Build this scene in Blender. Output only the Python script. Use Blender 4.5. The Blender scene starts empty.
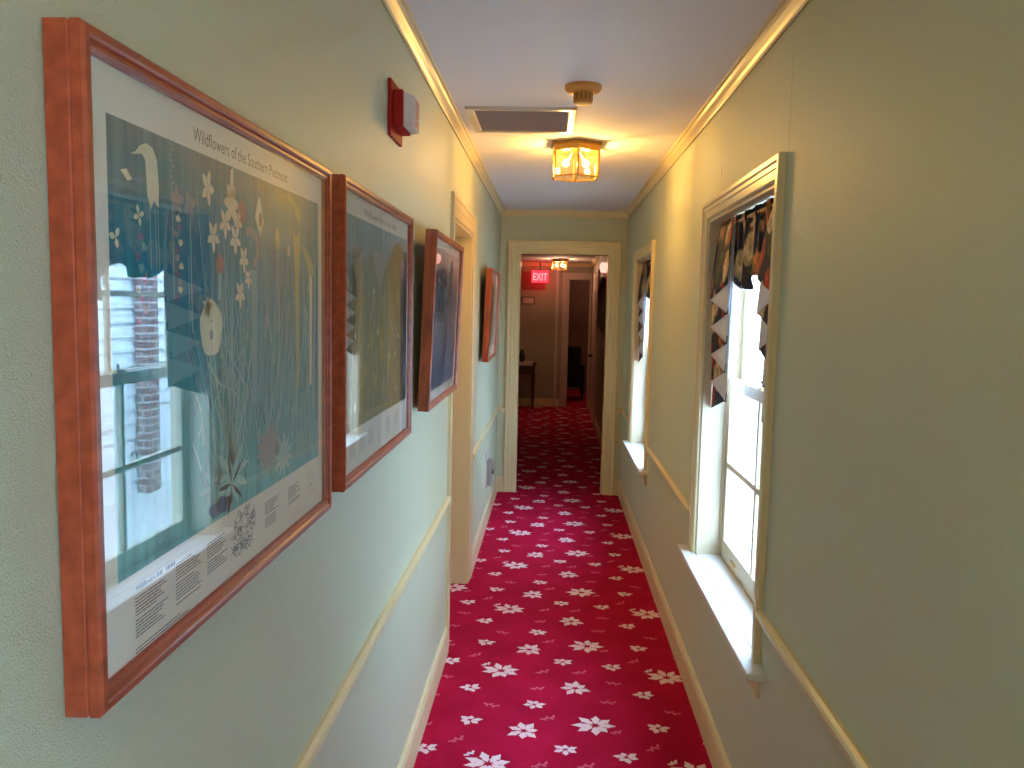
import bpy, bmesh, math, random
from mathutils import Vector, Matrix
random.seed(7)
SC = bpy.context.scene
COL = SC.collection
PI = math.pi

# ------------------------------------------------------------------ camera, world, exposure
def make_camera():
    f_px, yaw, pitch, roll = 816.6, -0.0478, -0.0930, 0.0213
    fwd = Vector((math.sin(yaw)*math.cos(pitch), math.cos(yaw)*math.cos(pitch), math.sin(pitch)))
    right = Vector((math.cos(yaw), -math.sin(yaw), 0))
    up = right.cross(fwd)
    r2 = right*math.cos(roll) + up*math.sin(roll)
    u2 = -right*math.sin(roll) + up*math.cos(roll)
    cd = bpy.data.cameras.new('camera')
    cd.sensor_fit = 'HORIZONTAL'; cd.sensor_width = 36
    cd.lens = f_px*36/1024
    cd.clip_start = 0.02; cd.clip_end = 200
    co = bpy.data.objects.new('camera', cd)
    m = Matrix((r2, u2, -fwd)).transposed().to_4x4()
    m.translation = Vector((0, 0, 1.597))
    co.matrix_world = m
    COL.objects.link(co)
    SC.camera = co
make_camera()

W = bpy.data.worlds.new('world'); SC.world = W
W.use_nodes = True
WB = W.node_tree.nodes['Background']
WB.inputs[0].default_value = (0.46, 0.74, 1.14, 1)
WB.inputs[1].default_value = 12.5
SC.view_settings.view_transform = 'Standard'
SC.view_settings.look = 'None'
SC.view_settings.gamma = 1.0
SC.view_settings.use_curve_mapping = False
SC.view_settings.exposure = 1.22
try:
    SC.cycles.use_denoising = True
    SC.cycles.max_bounces = 10
    SC.cycles.diffuse_bounces = 6
    SC.cycles.glossy_bounces = 4
    SC.cycles.transparent_max_bounces = 24
    SC.cycles.sample_clamp_indirect = 8.0
    SC.cycles.caustics_reflective = False
    SC.cycles.caustics_refractive = False
except Exception:
    pass
LAMP_STRENGTH = 690.0      # bulbs of the near lantern
FAR_LAMP_STRENGTH = 380.0
ADDED_LAMP_STRENGTH = 640.0  # bulbs of the lantern added behind the camera

# ------------------------------------------------------------------ room numbers (metres)
XL, XR = -0.458, 0.618      # corridor walls
H = 2.42                    # ceiling
YB, YE = -3.2, 7.0          # back and end of corridor
FX0, FY0, FY1, FH = -1.9, 7.14, 13.3, 2.33   # hall beyond
D0, D1, DH = 3.72, 4.60, 2.00                # doorway in left wall
WT = 0.17
W0, W1, W2 = -1.45, 2.345, 5.165   # near edges of the window openings; the first is an added one
WW, WZ0, WZ1 = 1.00, 0.60, 1.965

# ------------------------------------------------------------------ mesh builder
class MB:
    def __init__(s): s.v=[]; s.f=[]; s.m=[]
    def add(s, vs, fs, mi=0):
        o=len(s.v); s.v += [tuple(v) for v in vs]
        for f in fs: s.f.append([o+i for i in f]); s.m.append(mi)
    def box(s, x0,x1,y0,y1,z0,z1, mi=0):
        vs=[(x0,y0,z0),(x1,y0,z0),(x1,y1,z0),(x0,y1,z0),(x0,y0,z1),(x1,y0,z1),(x1,y1,z1),(x0,y1,z1)]
        s.add(vs,[(0,3,2,1),(4,5,6,7),(0,1,5,4),(1,2,6,5),(2,3,7,6),(3,0,4,7)],mi)
    def quad(s,a,b,c,d,mi=0): s.add([a,b,c,d],[(0,1,2,3)],mi)
    def poly(s,pts,mi=0): s.add(pts,[tuple(range(len(pts)))],mi)
    def prism(s, prof, fn, t0, t1, mi=0):
        n=len(prof)
        vs=[fn(p,t0) for p in prof]+[fn(p,t1) for p in prof]
        fs=[(i,(i+1)%n,n+(i+1)%n,n+i) for i in range(n)]
        fs += [tuple(range(n-1,-1,-1)), tuple(range(n,2*n))]
        s.add(vs,fs,mi)
    def tube(s, pts, r, seg=10, mi=0, cap=True):
        pts=[Vector(p) for p in pts]; n=len(pts); rings=[]
        for i,p in enumerate(pts):
            t=(pts[min(i+1,n-1)]-pts[max(i-1,0)]).normalized()
            a=Vector((0,0,1)) if abs(t.z)<.9 else Vector((1,0,0))
            u=t.cross(a).normalized(); w=t.cross(u)
            rr=r[i] if isinstance(r,(list,tuple)) else r
            rings.append([p+u*rr*math.cos(2*PI*k/seg)+w*rr*math.sin(2*PI*k/seg) for k in range(seg)])
        vs=[v for g in rings for v in g]; fs=[]
        for i in range(n-1):
            for k in range(seg):
                fs.append((i*seg+k,i*seg+(k+1)%seg,(i+1)*seg+(k+1)%seg,(i+1)*seg+k))
        if cap: fs += [tuple(range(seg-1,-1,-1)), tuple((n-1)*seg+k for k in range(seg))]
        s.add(vs,fs,mi)
    def lathe(s, prof, c=(0,0,0), seg=24, mi=0, a0=0.0):
        vs=[];fs=[]
        for r,z in prof:
            for k in range(seg):
                a=a0+2*PI*k/seg; vs.append((c[0]+r*math.cos(a),c[1]+r*math.sin(a),c[2]+z))
        for i in range(len(prof)-1):
            for k in range(seg):
                fs.append((i*seg+k,i*seg+(k+1)%seg,(i+1)*seg+(k+1)%seg,(i+1)*seg+k))
        fs += [tuple(range(seg-1,-1,-1)), tuple((len(prof)-1)*seg+k for k in range(seg))]
        s.add(vs,fs,mi)
    def sweep(s, path, prof, fn, closed=False, mi=0):
        """path: 2D points; prof: (u to the left of travel, v height); mitred corners; fn(r,h,v)->xyz"""
        n=len(path); P=[Vector(p) for p in path]; rings=[]
        for i in range(n):
            if closed or 0<i<n-1:
                a=(P[i]-P[i-1]).normalized(); b=(P[(i+1)%n]-P[i]).normalized()
            else:
                a=b=(P[1]-P[0]).normalized() if i==0 else (P[-1]-P[-2]).normalized()
            na=Vector((-a.y,a.x)); nb=Vector((-b.y,b.x))
            m=(na+nb); m=m/ (m.length_squared/2)
            rings.append([fn(P[i].x+m.x*u,P[i].y+m.y*u,v) for u,v in prof])
        k=len(prof); vs=[v for g in rings for v in g]; fs=[]
        for i in range(n if closed else n-1):
            j=(i+1)%n
            for q in range(k):
                fs.append((i*k+q,i*k+(q+1)%k,j*k+(q+1)%k,j*k+q))
        if not closed: fs += [tuple(range(k-1,-1,-1)), tuple((n-1)*k+q for q in range(k))]
        s.add(vs,fs,mi)
    def grid(s, fn, nu, nv, mi=0):
        vs=[fn(i/nu,j/nv) for i in range(nu+1) for j in range(nv+1)]
        fs=[(i*(nv+1)+j,(i+1)*(nv+1)+j,(i+1)*(nv+1)+j+1,i*(nv+1)+j+1) for i in range(nu) for j in range(nv)]
        s.add(vs,fs,mi)
    def build(s, name, mats, parent=None, smooth=False, bevel=0, fix=True):
        me=bpy.data.meshes.new(name); me.from_pydata(s.v,[],s.f)
        if not isinstance(mats,(list,tuple)): mats=[mats]
        for m in mats: me.materials.append(m)
        for p,mi in zip(me.polygons,s.m): p.material_index=mi
        if fix:
            bm=bmesh.new(); bm.from_mesh(me); bmesh.ops.recalc_face_normals(bm,faces=bm.faces[:]); bm.to_mesh(me); bm.free()
        if smooth:
            for p in me.polygons: p.use_smooth=True
        me.update()
        o=bpy.data.objects.new(name,me); COL.objects.link(o)
        if parent is not None: o.parent=parent
        if bevel:
            b=o.modifiers.new('bevel','BEVEL'); b.width=bevel; b.segments=2; b.limit_method='ANGLE'
        return o

def tag(o,label=None,cat=None,group=None,kind=None):
    if label: o['label']=label
    if cat: o['category']=cat
    if group: o['group']=group
    if kind: o['kind']=kind
    return o
def empty(name,loc=(0,0,0),rot=(0,0,0)):
    o=bpy.data.objects.new(name,None); o.location=loc; o.rotation_euler=rot; o.empty_display_size=.05
    COL.objects.link(o); return o
def struct(o,label=None,cat=None):
    o['kind']='structure'
    if label: o['label']=label
    if cat: o['category']=cat
    return o

# ------------------------------------------------------------------ materials
def L(r,g,b):
    def c(x):
        x/=255.0
        return x/12.92 if x<=.04045 else ((x+.055)/1.055)**2.4
    return (c(r),c(g),c(b),1)
def mat(name, col, rough=.5, spec=.5, metal=0, bump=None, var=None, coat=0, sheen=0):
    m=bpy.data.materials.new(name); m.use_nodes=True
    nt=m.node_tree; b=nt.nodes['Principled BSDF']
    b.inputs['Base Color'].default_value=col
    b.inputs['Roughness'].default_value=rough
    b.inputs['Specular IOR Level'].default_value=spec
    b.inputs['Metallic'].default_value=metal
    if coat: b.inputs['Coat Weight'].default_value=coat; b.inputs['Coat Roughness'].default_value=.15
    if sheen: b.inputs['Sheen Weight'].default_value=sheen
    tc=nt.nodes.new('ShaderNodeTexCoord')
    if bump:
        sc,st,dist=bump
        n=nt.nodes.new('ShaderNodeTexNoise'); n.inputs['Scale'].default_value=sc; n.inputs['Detail'].default_value=4
        nt.links.new(tc.outputs['Object'],n.inputs['Vector'])
        bp=nt.nodes.new('ShaderNodeBump'); bp.inputs['Strength'].default_value=st; bp.inputs['Distance'].default_value=dist
        nt.links.new(n.outputs['Fac'],bp.inputs['Height']); nt.links.new(bp.outputs['Normal'],b.inputs['Normal'])
    if var:
        sc,col2,stretch=var
        mp=nt.nodes.new('ShaderNodeMapping'); mp.inputs['Scale'].default_value=stretch
        nt.links.new(tc.outputs['Object'],mp.inputs['Vector'])
        n=nt.nodes.new('ShaderNodeTexNoise'); n.inputs['Scale'].default_value=sc; n.inputs['Detail'].default_value=5
        nt.links.new(mp.outputs['Vector'],n.inputs['Vector'])
        r=nt.nodes.new('ShaderNodeValToRGB'); r.color_ramp.elements[0].position=.35; r.color_ramp.elements[1].position=.65
        r.color_ramp.elements[0].color=col; r.color_ramp.elements[1].color=col2
        nt.links.new(n.outputs['Fac'],r.inputs['Fac']); nt.links.new(r.outputs['Color'],b.inputs['Base Color'])
    return m
def glass_mat(name, r0, tint=(1,1,1,1), body=0, bodycol=(1,1,1,1)):
    """thin clear pane: straight-through transparency plus a mirror share that grows towards grazing angles on both faces"""
    m=bpy.data.materials.new(name); m.use_nodes=True; nt=m.node_tree; nt.nodes.clear()
    N=lambda t: nt.nodes.new(t)
    def ma(op,a,b):
        n=N('ShaderNodeMath'); n.operation=op
        for i,v in enumerate((a,b)):
            if v is None: continue
            if isinstance(v,(int,float)): n.inputs[i].default_value=v
            else: nt.links.new(v,n.inputs[i])
        return n.outputs[0]
    o=N('ShaderNodeOutputMaterial'); t=N('ShaderNodeBsdfTransparent'); t.inputs[0].default_value=tint
    g=N('ShaderNodeBsdfAnisotropic'); g.inputs['Roughness'].default_value=0.0
    ge=N('ShaderNodeNewGeometry'); d=N('ShaderNodeVectorMath'); d.operation='DOT_PRODUCT'
    nt.links.new(ge.outputs['Normal'],d.inputs[0]); nt.links.new(ge.outputs['Incoming'],d.inputs[1])
    c=ma('ABSOLUTE',d.outputs['Value'],None)
    f=ma('ADD',ma('MULTIPLY',ma('POWER',ma('SUBTRACT',1.0,c),4.0),1-r0),r0)
    mx=N('ShaderNodeMixShader')
    nt.links.new(f,mx.inputs[0]); nt.links.new(g.outputs[0],mx.inputs[2])
    src=t.outputs[0]
    if body:
        tl=N('ShaderNodeBsdfTranslucent'); tl.inputs[0].default_value=bodycol
        m2=N('ShaderNodeMixShader'); m2.inputs[0].default_value=body
        nt.links.new(t.outputs[0],m2.inputs[1]); nt.links.new(tl.outputs[0],m2.inputs[2]); src=m2.outputs[0]
    nt.links.new(src,mx.inputs[1]); nt.links.new(mx.outputs[0],o.inputs[0])
    return m
def emit_mat(name,col,st):
    m=bpy.data.materials.new(name); m.use_nodes=True; nt=m.node_tree; nt.nodes.clear()
    o=nt.nodes.new('ShaderNodeOutputMaterial'); e=nt.nodes.new('ShaderNodeEmission')
    e.inputs[0].default_value=col; e.inputs[1].default_value=st; nt.links.new(e.outputs[0],o.inputs[0])
    return m

WALLC=(.56,.575,.40,1)
M={}
M['wall']=mat('sage_wall_paint',WALLC,.42,.55,bump=(420,.85,.0035))
M['crack']=mat('dark_seam',(.16,.13,.07,1),.8,.2)
M['ceiling']=mat('white_ceiling_paint',(.85,.82,.84,1),.8,.3,bump=(160,.25,.003))
M['trim']=mat('cream_trim_paint',(.70,.57,.32,1),.32,.5)
M['jamb']=mat('ivory_window_paint',(.56,.45,.29,1),.35,.5)
M['white']=mat('white_sill_paint',(.62,.58,.52,1),.35,.5)
M['cherry']=mat('cherry_frame_wood',(.42,.080,.026,1),.38,.45,var=(9,(.27,.046,.015,1),(6,1,6)),coat=.1)
M['cherry_bright']=mat('orange_cherry_frame_wood',(.46,.090,.024,1),.4,.5,var=(9,(.24,.045,.016,1),(6,1,1)),coat=.2)
M['carpet']=mat('crimson_carpet',(.45,.008,.044,1),.95,.05,bump=(900,.5,.002),var=(5,(.36,.006,.033,1),(1,1,1)))
M['leaf']=mat('carpet_leaf_pile',(.80,.54,.55,1),.95,.1,bump=(900,.5,.002))
M['sprig']=mat('carpet_sprig_pile',(.62,.10,.16,1),.95,.1)
M['paper']=mat('poster_paper',(.86,.79,.66,1),.7,.2)
M['brass']=mat('brass_metal',(.55,.33,.10,1),.28,.5,metal=1.0)
M['red']=mat('red_plastic',(.40,.016,.014,1),.6,.2)
M['lens']=mat('clear_white_lens',(.72,.62,.58,1),.2,.5)
M['letter_red']=mat('red_lettering',(.42,.010,.008,1),.5,.3)
M['tan']=mat('yellowed_plastic',(.62,.27,.055,1),.5,.4)
M['tan_dark']=mat('detector_slot_shadow_plastic',(.22,.10,.03,1),.6,.3)
M['grille']=mat('taupe_grille_metal',(.33,.27,.26,1),.5,.4)
M['ventframe']=mat('ivory_vent_metal',(.62,.55,.46,1),.3,.5)
M['picglass']=glass_mat('picture_glass',.085)
M['winglass']=glass_mat('window_glass',.06)
M['lampglass']=glass_mat('lantern_glass',.06,(1,.95,.84,1),.02,(1,.72,.28,1))
M['bulb']=emit_mat('near_bulb_glow',(1,.58,.16,1),LAMP_STRENGTH)
M['bulb_far']=emit_mat('far_bulb_glow',(1,.62,.40,1),FAR_LAMP_STRENGTH)
M['bulb_added']=emit_mat('added_bulb_glow',(1,.84,.58,1),ADDED_LAMP_STRENGTH)
M['siding']=mat('white_siding',(.80,.79,.78,1),.6,.3)
M['ground']=mat('pale_paving',(.50,.46,.42,1),.9,.2,bump=(20,.3,.02))
M['grey_plastic']=mat('grey_plastic',(.30,.28,.28,1),.45,.5)
M['pale_plastic']=mat('pale_plastic',(.62,.58,.56,1),.45,.5)
M['black']=mat('black_plastic',(.015,.015,.015,1),.4,.5)
M['dark_wood']=mat('dark_mahogany',(.07,.018,.020,1),.4,.5)
M['brown_wall']=mat('brown_wall_paint',(.20,.10,.075,1),.7,.3)
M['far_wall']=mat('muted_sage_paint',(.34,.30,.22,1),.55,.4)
M['navy']=mat('navy_upholstery',(.018,.020,.045,1),.7,.3)
M['door_paint']=mat('pinkish_white_door_paint',(.55,.44,.40,1),.4,.5)
M['mirror_dark']=mat('dark_glass',(.03,.012,.012,1),.12,.6)
M['cloth']=mat('pale_table_cloth',(.55,.48,.44,1),.8,.2)
M['lining']=mat('white_curtain_lining',(.80,.80,.82,1),.9,.1)

def brick_mat():
    m=bpy.data.materials.new('red_brick'); m.use_nodes=True; nt=m.node_tree; b=nt.nodes['Principled BSDF']
    tc=nt.nodes.new('ShaderNodeTexCoord'); sp=nt.nodes.new('ShaderNodeSeparateXYZ'); cb=nt.nodes.new('ShaderNodeCombineXYZ')
    ad=nt.nodes.new('ShaderNodeMath'); ad.operation='ADD'
    nt.links.new(tc.outputs['Object'],sp.inputs[0]); nt.links.new(sp.outputs['X'],ad.inputs[0]); nt.links.new(sp.outputs['Y'],ad.inputs[1])
    nt.links.new(ad.outputs[0],cb.inputs['X']); nt.links.new(sp.outputs['Z'],cb.inputs['Y'])
    br=nt.nodes.new('ShaderNodeTexBrick'); br.inputs['Scale'].default_value=1.0
    br.inputs['Brick Width'].default_value=.22; br.inputs['Row Height'].default_value=.075; br.inputs['Mortar Size'].default_value=.008
    br.inputs['Color1'].default_value=(.20,.05,.045,1); br.inputs['Color2'].default_value=(.27,.08,.06,1); br.inputs['Mortar'].default_value=(.5,.45,.42,1)
    nt.links.new(cb.outputs[0],br.inputs['Vector']); nt.links.new(br.outputs['Color'],b.inputs['Base Color']); b.inputs['Roughness'].default_value=.9
    return m
M['brick']=brick_mat()

def floral_mat():
    """navy cloth with large cream, red, orange and green blossoms"""
    m=bpy.data.materials.new('dark_floral_cloth'); m.use_nodes=True; nt=m.node_tree; b=nt.nodes['Principled BSDF']
    b.inputs['Roughness'].default_value=.75; b.inputs['Specular IOR Level'].default_value=.25
    N=lambda t: nt.nodes.new(t)
    tc=N('ShaderNodeTexCoord'); mp=N('ShaderNodeMapping'); mp.inputs['Scale'].default_value=(.15,1.35,1)
    nt.links.new(tc.outputs['Object'],mp.inputs['Vector'])
    nz=N('ShaderNodeTexNoise'); nz.inputs['Scale'].default_value=26; nz.inputs['Detail'].default_value=3
    nt.links.new(mp.outputs[0],nz.inputs['Vector'])
    mx=N('ShaderNodeVectorMath'); mx.operation='MULTIPLY_ADD'; mx.inputs[1].default_value=(.05,.05,.05)
    nt.links.new(nz.outputs['Color'],mx.inputs[0]); nt.links.new(mp.outputs[0],mx.inputs[2])
    vo=N('ShaderNodeTexVoronoi'); vo.inputs['Scale'].default_value=8.5; vo.inputs['Randomness'].default_value=.8
    nt.links.new(mx.outputs[0],vo.inputs['Vector'])
    # blossom colour from cell id
    sp=N('ShaderNodeSeparateColor'); nt.links.new(vo.outputs['Color'],sp.inputs[0])
    cr=N('ShaderNodeValToRGB'); cr.color_ramp.interpolation='CONSTANT'; e=cr.color_ramp.elements
    cols=[(0,(.62,.44,.24,1)),(.24,(.50,.05,.03,1)),(.42,(.66,.50,.30,1)),(.56,(.60,.20,.06,1)),(.70,(.07,.11,.05,1)),(.82,(.42,.20,.10,1))]
    e[0].position=0; e[0].color=cols[0][1]; e[1].position=.24; e[1].color=cols[1][1]
    for p,c in cols[2:]:
        q=e.new(p); q.color=c
    nt.links.new(sp.outputs[0],cr.inputs[0])
    # petals: a second finer voronoi breaks the blossom
    v2=N('ShaderNodeTexVoronoi'); v2.inputs['Scale'].default_value=42
    nt.links.new(mx.outputs[0],v2.inputs['Vector'])
    s2=N('ShaderNodeSeparateColor'); nt.links.new(v2.outputs['Color'],s2.inputs[0])
    c2=N('ShaderNodeValToRGB'); c2.color_ramp.elements[0].color=(.30,.24,.2,1); c2.color_ramp.elements[1].color=(1.35,1.3,1.2,1)
    nt.links.new(s2.outputs[1],c2.inputs[0])
    mu=N('ShaderNodeMix'); mu.data_type='RGBA'; mu.blend_type='MULTIPLY'; mu.inputs[0].default_value=.8
    nt.links.new(cr.outputs[0],mu.inputs[6]); nt.links.new(c2.outputs[0],mu.inputs[7])
    mk=N('ShaderNodeValToRGB'); mk.color_ramp.interpolation='LINEAR'; mk.color_ramp.elements[0].position=.47; mk.color_ramp.elements[0].color=(1,1,1,1)
    mk.color_ramp.elements[1].position=.53; mk.color_ramp.elements[1].color=(0,0,0,1)
    nt.links.new(vo.outputs['Distance'],mk.inputs[0])
    fm=N('ShaderNodeMix'); fm.data_type='RGBA'; fm.inputs[6].default_value=(.010,.015,.040,1)
    nt.links.new(mk.outputs[0],fm.inputs[0]); nt.links.new(mu.outputs[2],fm.inputs[7])
    nt.links.new(fm.outputs[2],b.inputs['Base Color'])
    return m
M['floral']=floral_mat()
def lining_mat():
    m=bpy.data.materials.new('white_lining_cloth'); m.use_nodes=True; nt=m.node_tree; b=nt.nodes['Principled BSDF']
    b.inputs['Base Color'].default_value=(.92,.92,.94,1); b.inputs['Roughness'].default_value=.9
    o=nt.nodes['Material Output']; t=nt.nodes.new('ShaderNodeBsdfTranslucent'); t.inputs[0].default_value=(.8,.82,.85,1)
    x=nt.nodes.new('ShaderNodeMixShader'); x.inputs[0].default_value=.3
    nt.links.new(b.outputs[0],x.inputs[1]); nt.links.new(t.outputs[0],x.inputs[2]); nt.links.new(x.outputs[0],o.inputs[0])
    return m
M['lining']=lining_mat()

def print_mat(name, stops, streak=(60,4), scale=18, amount=.35, dark=(.01,.03,.05,1)):
    """printed picture ground: colours by height on the sheet, broken by soft vertical streaks"""
    m=bpy.data.materials.new(name); m.use_nodes=True; nt=m.node_tree; b=nt.nodes['Principled BSDF']
    b.inputs['Roughness'].default_value=.6; b.inputs['Specular IOR Level'].default_value=.2
    N=lambda t: nt.nodes.new(t)
    tc=N('ShaderNodeTexCoord'); sp=N('ShaderNodeSeparateXYZ'); nt.links.new(tc.outputs['Object'],sp.inputs[0])
    n0=N('ShaderNodeTexNoise'); n0.inputs['Scale'].default_value=7; n0.inputs['Detail'].default_value=4
    nt.links.new(tc.outputs['Object'],n0.inputs['Vector'])
    ma=N('ShaderNodeMath'); ma.operation='MULTIPLY_ADD'; ma.inputs[1].default_value=.16; nt.links.new(n0.outputs['Fac'],ma.inputs[0]); nt.links.new(sp.outputs['Z'],ma.inputs[2])
    mr=N('ShaderNodeMapRange'); mr.inputs[1].default_value=.18; mr.inputs[2].default_value=.66; nt.links.new(ma.outputs[0],mr.inputs[0])
    cr=N('ShaderNodeValToRGB'); e=cr.color_ramp.elements
    e[0].position=stops[0][0]; e[0].color=stops[0][1]; e[1].position=stops[1][0]; e[1].color=stops[1][1]
    for p,c in stops[2:]:
        q=e.new(p); q.color=c
    nt.links.new(mr.outputs[0],cr.inputs[0])
    mp=N('ShaderNodeMapping'); mp.inputs['Scale'].default_value=(1,streak[0],streak[1]); nt.links.new(tc.outputs['Object'],mp.inputs['Vector'])
    n1=N('ShaderNodeTexNoise'); n1.inputs['Scale'].default_value=1.0; n1.inputs['Detail'].default_value=6; nt.links.new(mp.outputs[0],n1.inputs['Vector'])
    c1=N('ShaderNodeValToRGB'); c1.color_ramp.elements[0].position=.35; c1.color_ramp.elements[1].position=.68; nt.links.new(n1.outputs['Fac'],c1.inputs[0])
    am=N('ShaderNodeMath'); am.operation='MULTIPLY'; am.inputs[1].default_value=amount; nt.links.new(c1.outputs[0],am.inputs[0])
    mx=N('ShaderNodeMix'); mx.data_type='RGBA'; nt.links.new(am.outputs[0],mx.inputs[0]); nt.links.new(cr.outputs[0],mx.inputs[6]); mx.inputs[7].default_value=dark
    nt.links.new(mx.outputs[2],b.inputs['Base Color'])
    return m

# ------------------------------------------------------------------ room shell
def build_floor():
    mb=MB()
    mb.box(XL-WT,XR+.05,YB-.2,YE,-.05,0.0,0); mb.box(FX0-.2,XR+.1,YE,FY1+.1,-.05,0.0,0); mb.box(-.6,1.3,FY1+.1,16.3,-.05,0.0,0)
    PX,PY=.725,.742
    ox,oy=-.186,3.469
    e=.0006
    def lobe(cx,cy,ang,r0,R,w,sq,mi):
        ca,sa=math.cos(ang),math.sin(ang)
        pts=[(r0,0),(r0+.22*(R-r0),-w*.62),(r0+.45*(R-r0),-w*.72),(r0+.52*(R-r0),-w),(r0+.80*(R-r0),-w*.42),(R,0),(r0+.76*(R-r0),w*.46),(r0+.55*(R-r0),w),(r0+.47*(R-r0),w*.7),(r0+.22*(R-r0),w*.6)]
        mb.poly([(cx+(p*ca-q*sa),cy+(p*sa+q*ca)*sq,e) for p,q in pts],mi)
    def flower(cx,cy,R,rot,n=7,sq=.92):
        rr=random.Random(int(R*1000))
        for k in range(n):
            a=rot+2*PI*k/n+rr.uniform(-.12,.12)
            ln=R*rr.choice([1.0,.92,.78,1.06])
            lobe(cx,cy,a,R*.13,ln,R*(1.72/n),sq,1)
    def sprig(cx,cy,R,rot,mi=2):
        def br(a,l,x0,y0,w=.0058):
            ca,sa=math.cos(a),math.sin(a)
            mb.poly([(x0-sa*w,y0+ca*w,e),(x0+sa*w,y0-ca*w,e),(x0+l*ca+sa*w*.4,y0+l*sa-ca*w*.4,e),(x0+l*ca-sa*w*.4,y0+l*sa+ca*w*.4,e)],mi)
            return x0+l*ca,y0+l*sa
        x,y=cx-R*.9*math.cos(rot),cy-R*.9*math.sin(rot)
        for k in range(4):
            x2,y2=br(rot+(.25 if k%2 else -.25),R*.45,x,y)
            br(rot+(1.0 if k%2 else -1.0),R*.5,x2,y2,.0066)
            x,y=x2,y2
    big=[(0,0,.088,.3),(.39,.30,.088,.75)]
    med=[(.117,.236,.070,.1),(.322,.604,.070,.55)]
    sm=[(.63,.30,.049,.3),(.605,.57,.049,1.0),(.152,.447,.047,.2),(.272,.117,.047,.5),(.49,.083,.049,.8)]
    spr=[(.178,.007,.032,.4),(.341,.015,.032,.3),(.158,.589,.030,.1),(.482,.668,.032,-.3),(.448,.492,.032,-.1),(.70,.43,.032,-.4),(.204,.34,.032,.4),(.592,.152,.032,.6)]
    def ok(x,y): return (-.62<x<.72 and -.3<y<7.2) or (-1.7<x<.66 and 7.2<=y<13.3)
    for j in range(-6,15):
        for i in range(-3,3):
            bx,by=ox+i*PX,oy+j*PY
            for u,v,R,r in big:
                if ok(bx+u,by+v):
                    flower(bx+u,by+v,R,r,8)
                    sprig(bx+u-.075,by+v+.06,.022,.6,1) if u==0 else sprig(bx+u+.075,by+v-.045,.022,.3,2)
            for u,v,R,r in med:
                if ok(bx+u,by+v): flower(bx+u,by+v,R,r,7)
            for u,v,R,r in sm:
                if ok(bx+u,by+v): flower(bx+u,by+v,R,r,6,.85)
            for u,v,R,r in spr:
                if ok(bx+u,by+v): sprig(bx+u,by+v,R,r)
    o=mb.build('floor',[M['carpet'],M['leaf'],M['sprig']],fix=False)
    struct(o,'crimson carpet patterned with pale leaf sprays along the corridor','floor')
build_floor()

def wall_left():
    mb=MB(); x0,x1=XL-WT,XL
    mb.box(x0,x1,YB,D0-.0,0,H); mb.box(x0,x1,D0,D1,DH,H); mb.box(x0,x1,D1,YE,0,H)
    struct(mb.build('wall_left',M['wall']),'sage green textured left wall hung with framed pictures','wall')
def wall_right():
    mb=MB(); x0,x1=XR,XR+WT
    ys=[YB,W0,W0+WW,W1,W1+WW,W2,W2+WW,YE]
    for a,b in ((0,1),(2,3),(4,5),(6,7)): mb.box(x0,x1,ys[a],ys[b],0,H)
    for a in (W0,W1,W2):
        mb.box(x0,x1,a,a+WW,0,WZ0-.02); mb.box(x0,x1,a,a+WW,WZ1,H)
    mb.quad((XR-.0004,2.262,2.03),(XR-.0004,2.2645,2.03),(XR-.0004,2.263,2.36),(XR-.0004,2.262,2.36),1)
    mb.quad((XR-.0004,3.148,2.10),(XR-.0004,3.154,2.10),(XR-.0004,3.153,2.145),(XR-.0004,3.149,2.145),1)
    struct(mb.build('wall_right',[M['wall'],M['crack']]),'sage green textured right wall with two windows','wall')
wall_left(); wall_right()
def shell():
    mb=MB(); OX0,OX1,OH=-.297,.470,2.072
    mb.box(FX0-.15,OX0,YE,FY0,0,H); mb.box(OX1,XR+.15,YE,FY0,0,H); mb.box(OX0,OX1,YE,FY0,OH,H)
    struct(mb.build('wall_end',M['wall']),'sage green end wall around the open doorway','wall')
    mb=MB(); mb.box(XL-WT,XR+WT,YB-.15,YB,0,H)
    struct(mb.build('wall_back',M['wall']),'sage green wall behind the viewer','wall')
    mb=MB(); mb.box(XL-WT,XR+WT,YB-.15,YE,H,H+.1); mb.box(FX0-.15,1.4,YE,16.4,H,H+.1)
    struct(mb.build('ceiling',M['ceiling']),'white ceiling above the corridor','ceiling')
    mb=MB(); mb.box(FX0,XR+.0,FY0,FY1,FH,H-.001)
    struct(mb.build('ceiling_far',M['ceiling']),'dim white ceiling of the hall beyond the doorway','ceiling')
    # hall beyond
    mb=MB(); mb.box(FX0-.15,FX0,FY0,FY1+.12,0,H)
    struct(mb.build('wall_far_left',M['far_wall']),'left wall of the hall beyond the doorway','wall')
    mb=MB(); mb.box(XR,XR+.15,FY0,FY1,0,H)
    struct(mb.build('wall_far_right',M['far_wall']),'right wall of the hall beyond the doorway','wall')
    mb=MB(); a,b,t=.25,.60,2.08
    mb.box(FX0,a,FY1,FY1+.12,0,H); mb.box(b,1.35,FY1,FY1+.12,0,H); mb.box(a,b,FY1,FY1+.12,t,H)
    struct(mb.build('wall_far_end',M['far_wall']),'grey green wall at the far end of the hall','wall')
    mb=MB(); mb.box(-.55,1.25,16.2,16.3,0,H); mb.box(-.65,-.55,FY1+.12,16.2,0,H); mb.box(1.25,1.35,FY1+.12,16.2,0,H)
    struct(mb.build('wall_far_room',M['brown_wall']),'brown walls of the dark room past the far doorway','wall')
shell()

def casing_profile(w,t=.02):
    return [(0,0),(0,t*.5),(.004,t*.7),(w*.42,t*.7),(w*.48,t*.9),(w-.022,t*.9),(w-.016,t*1.2),(w-.003,t*1.2),(w,t),(w,0)]

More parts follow.
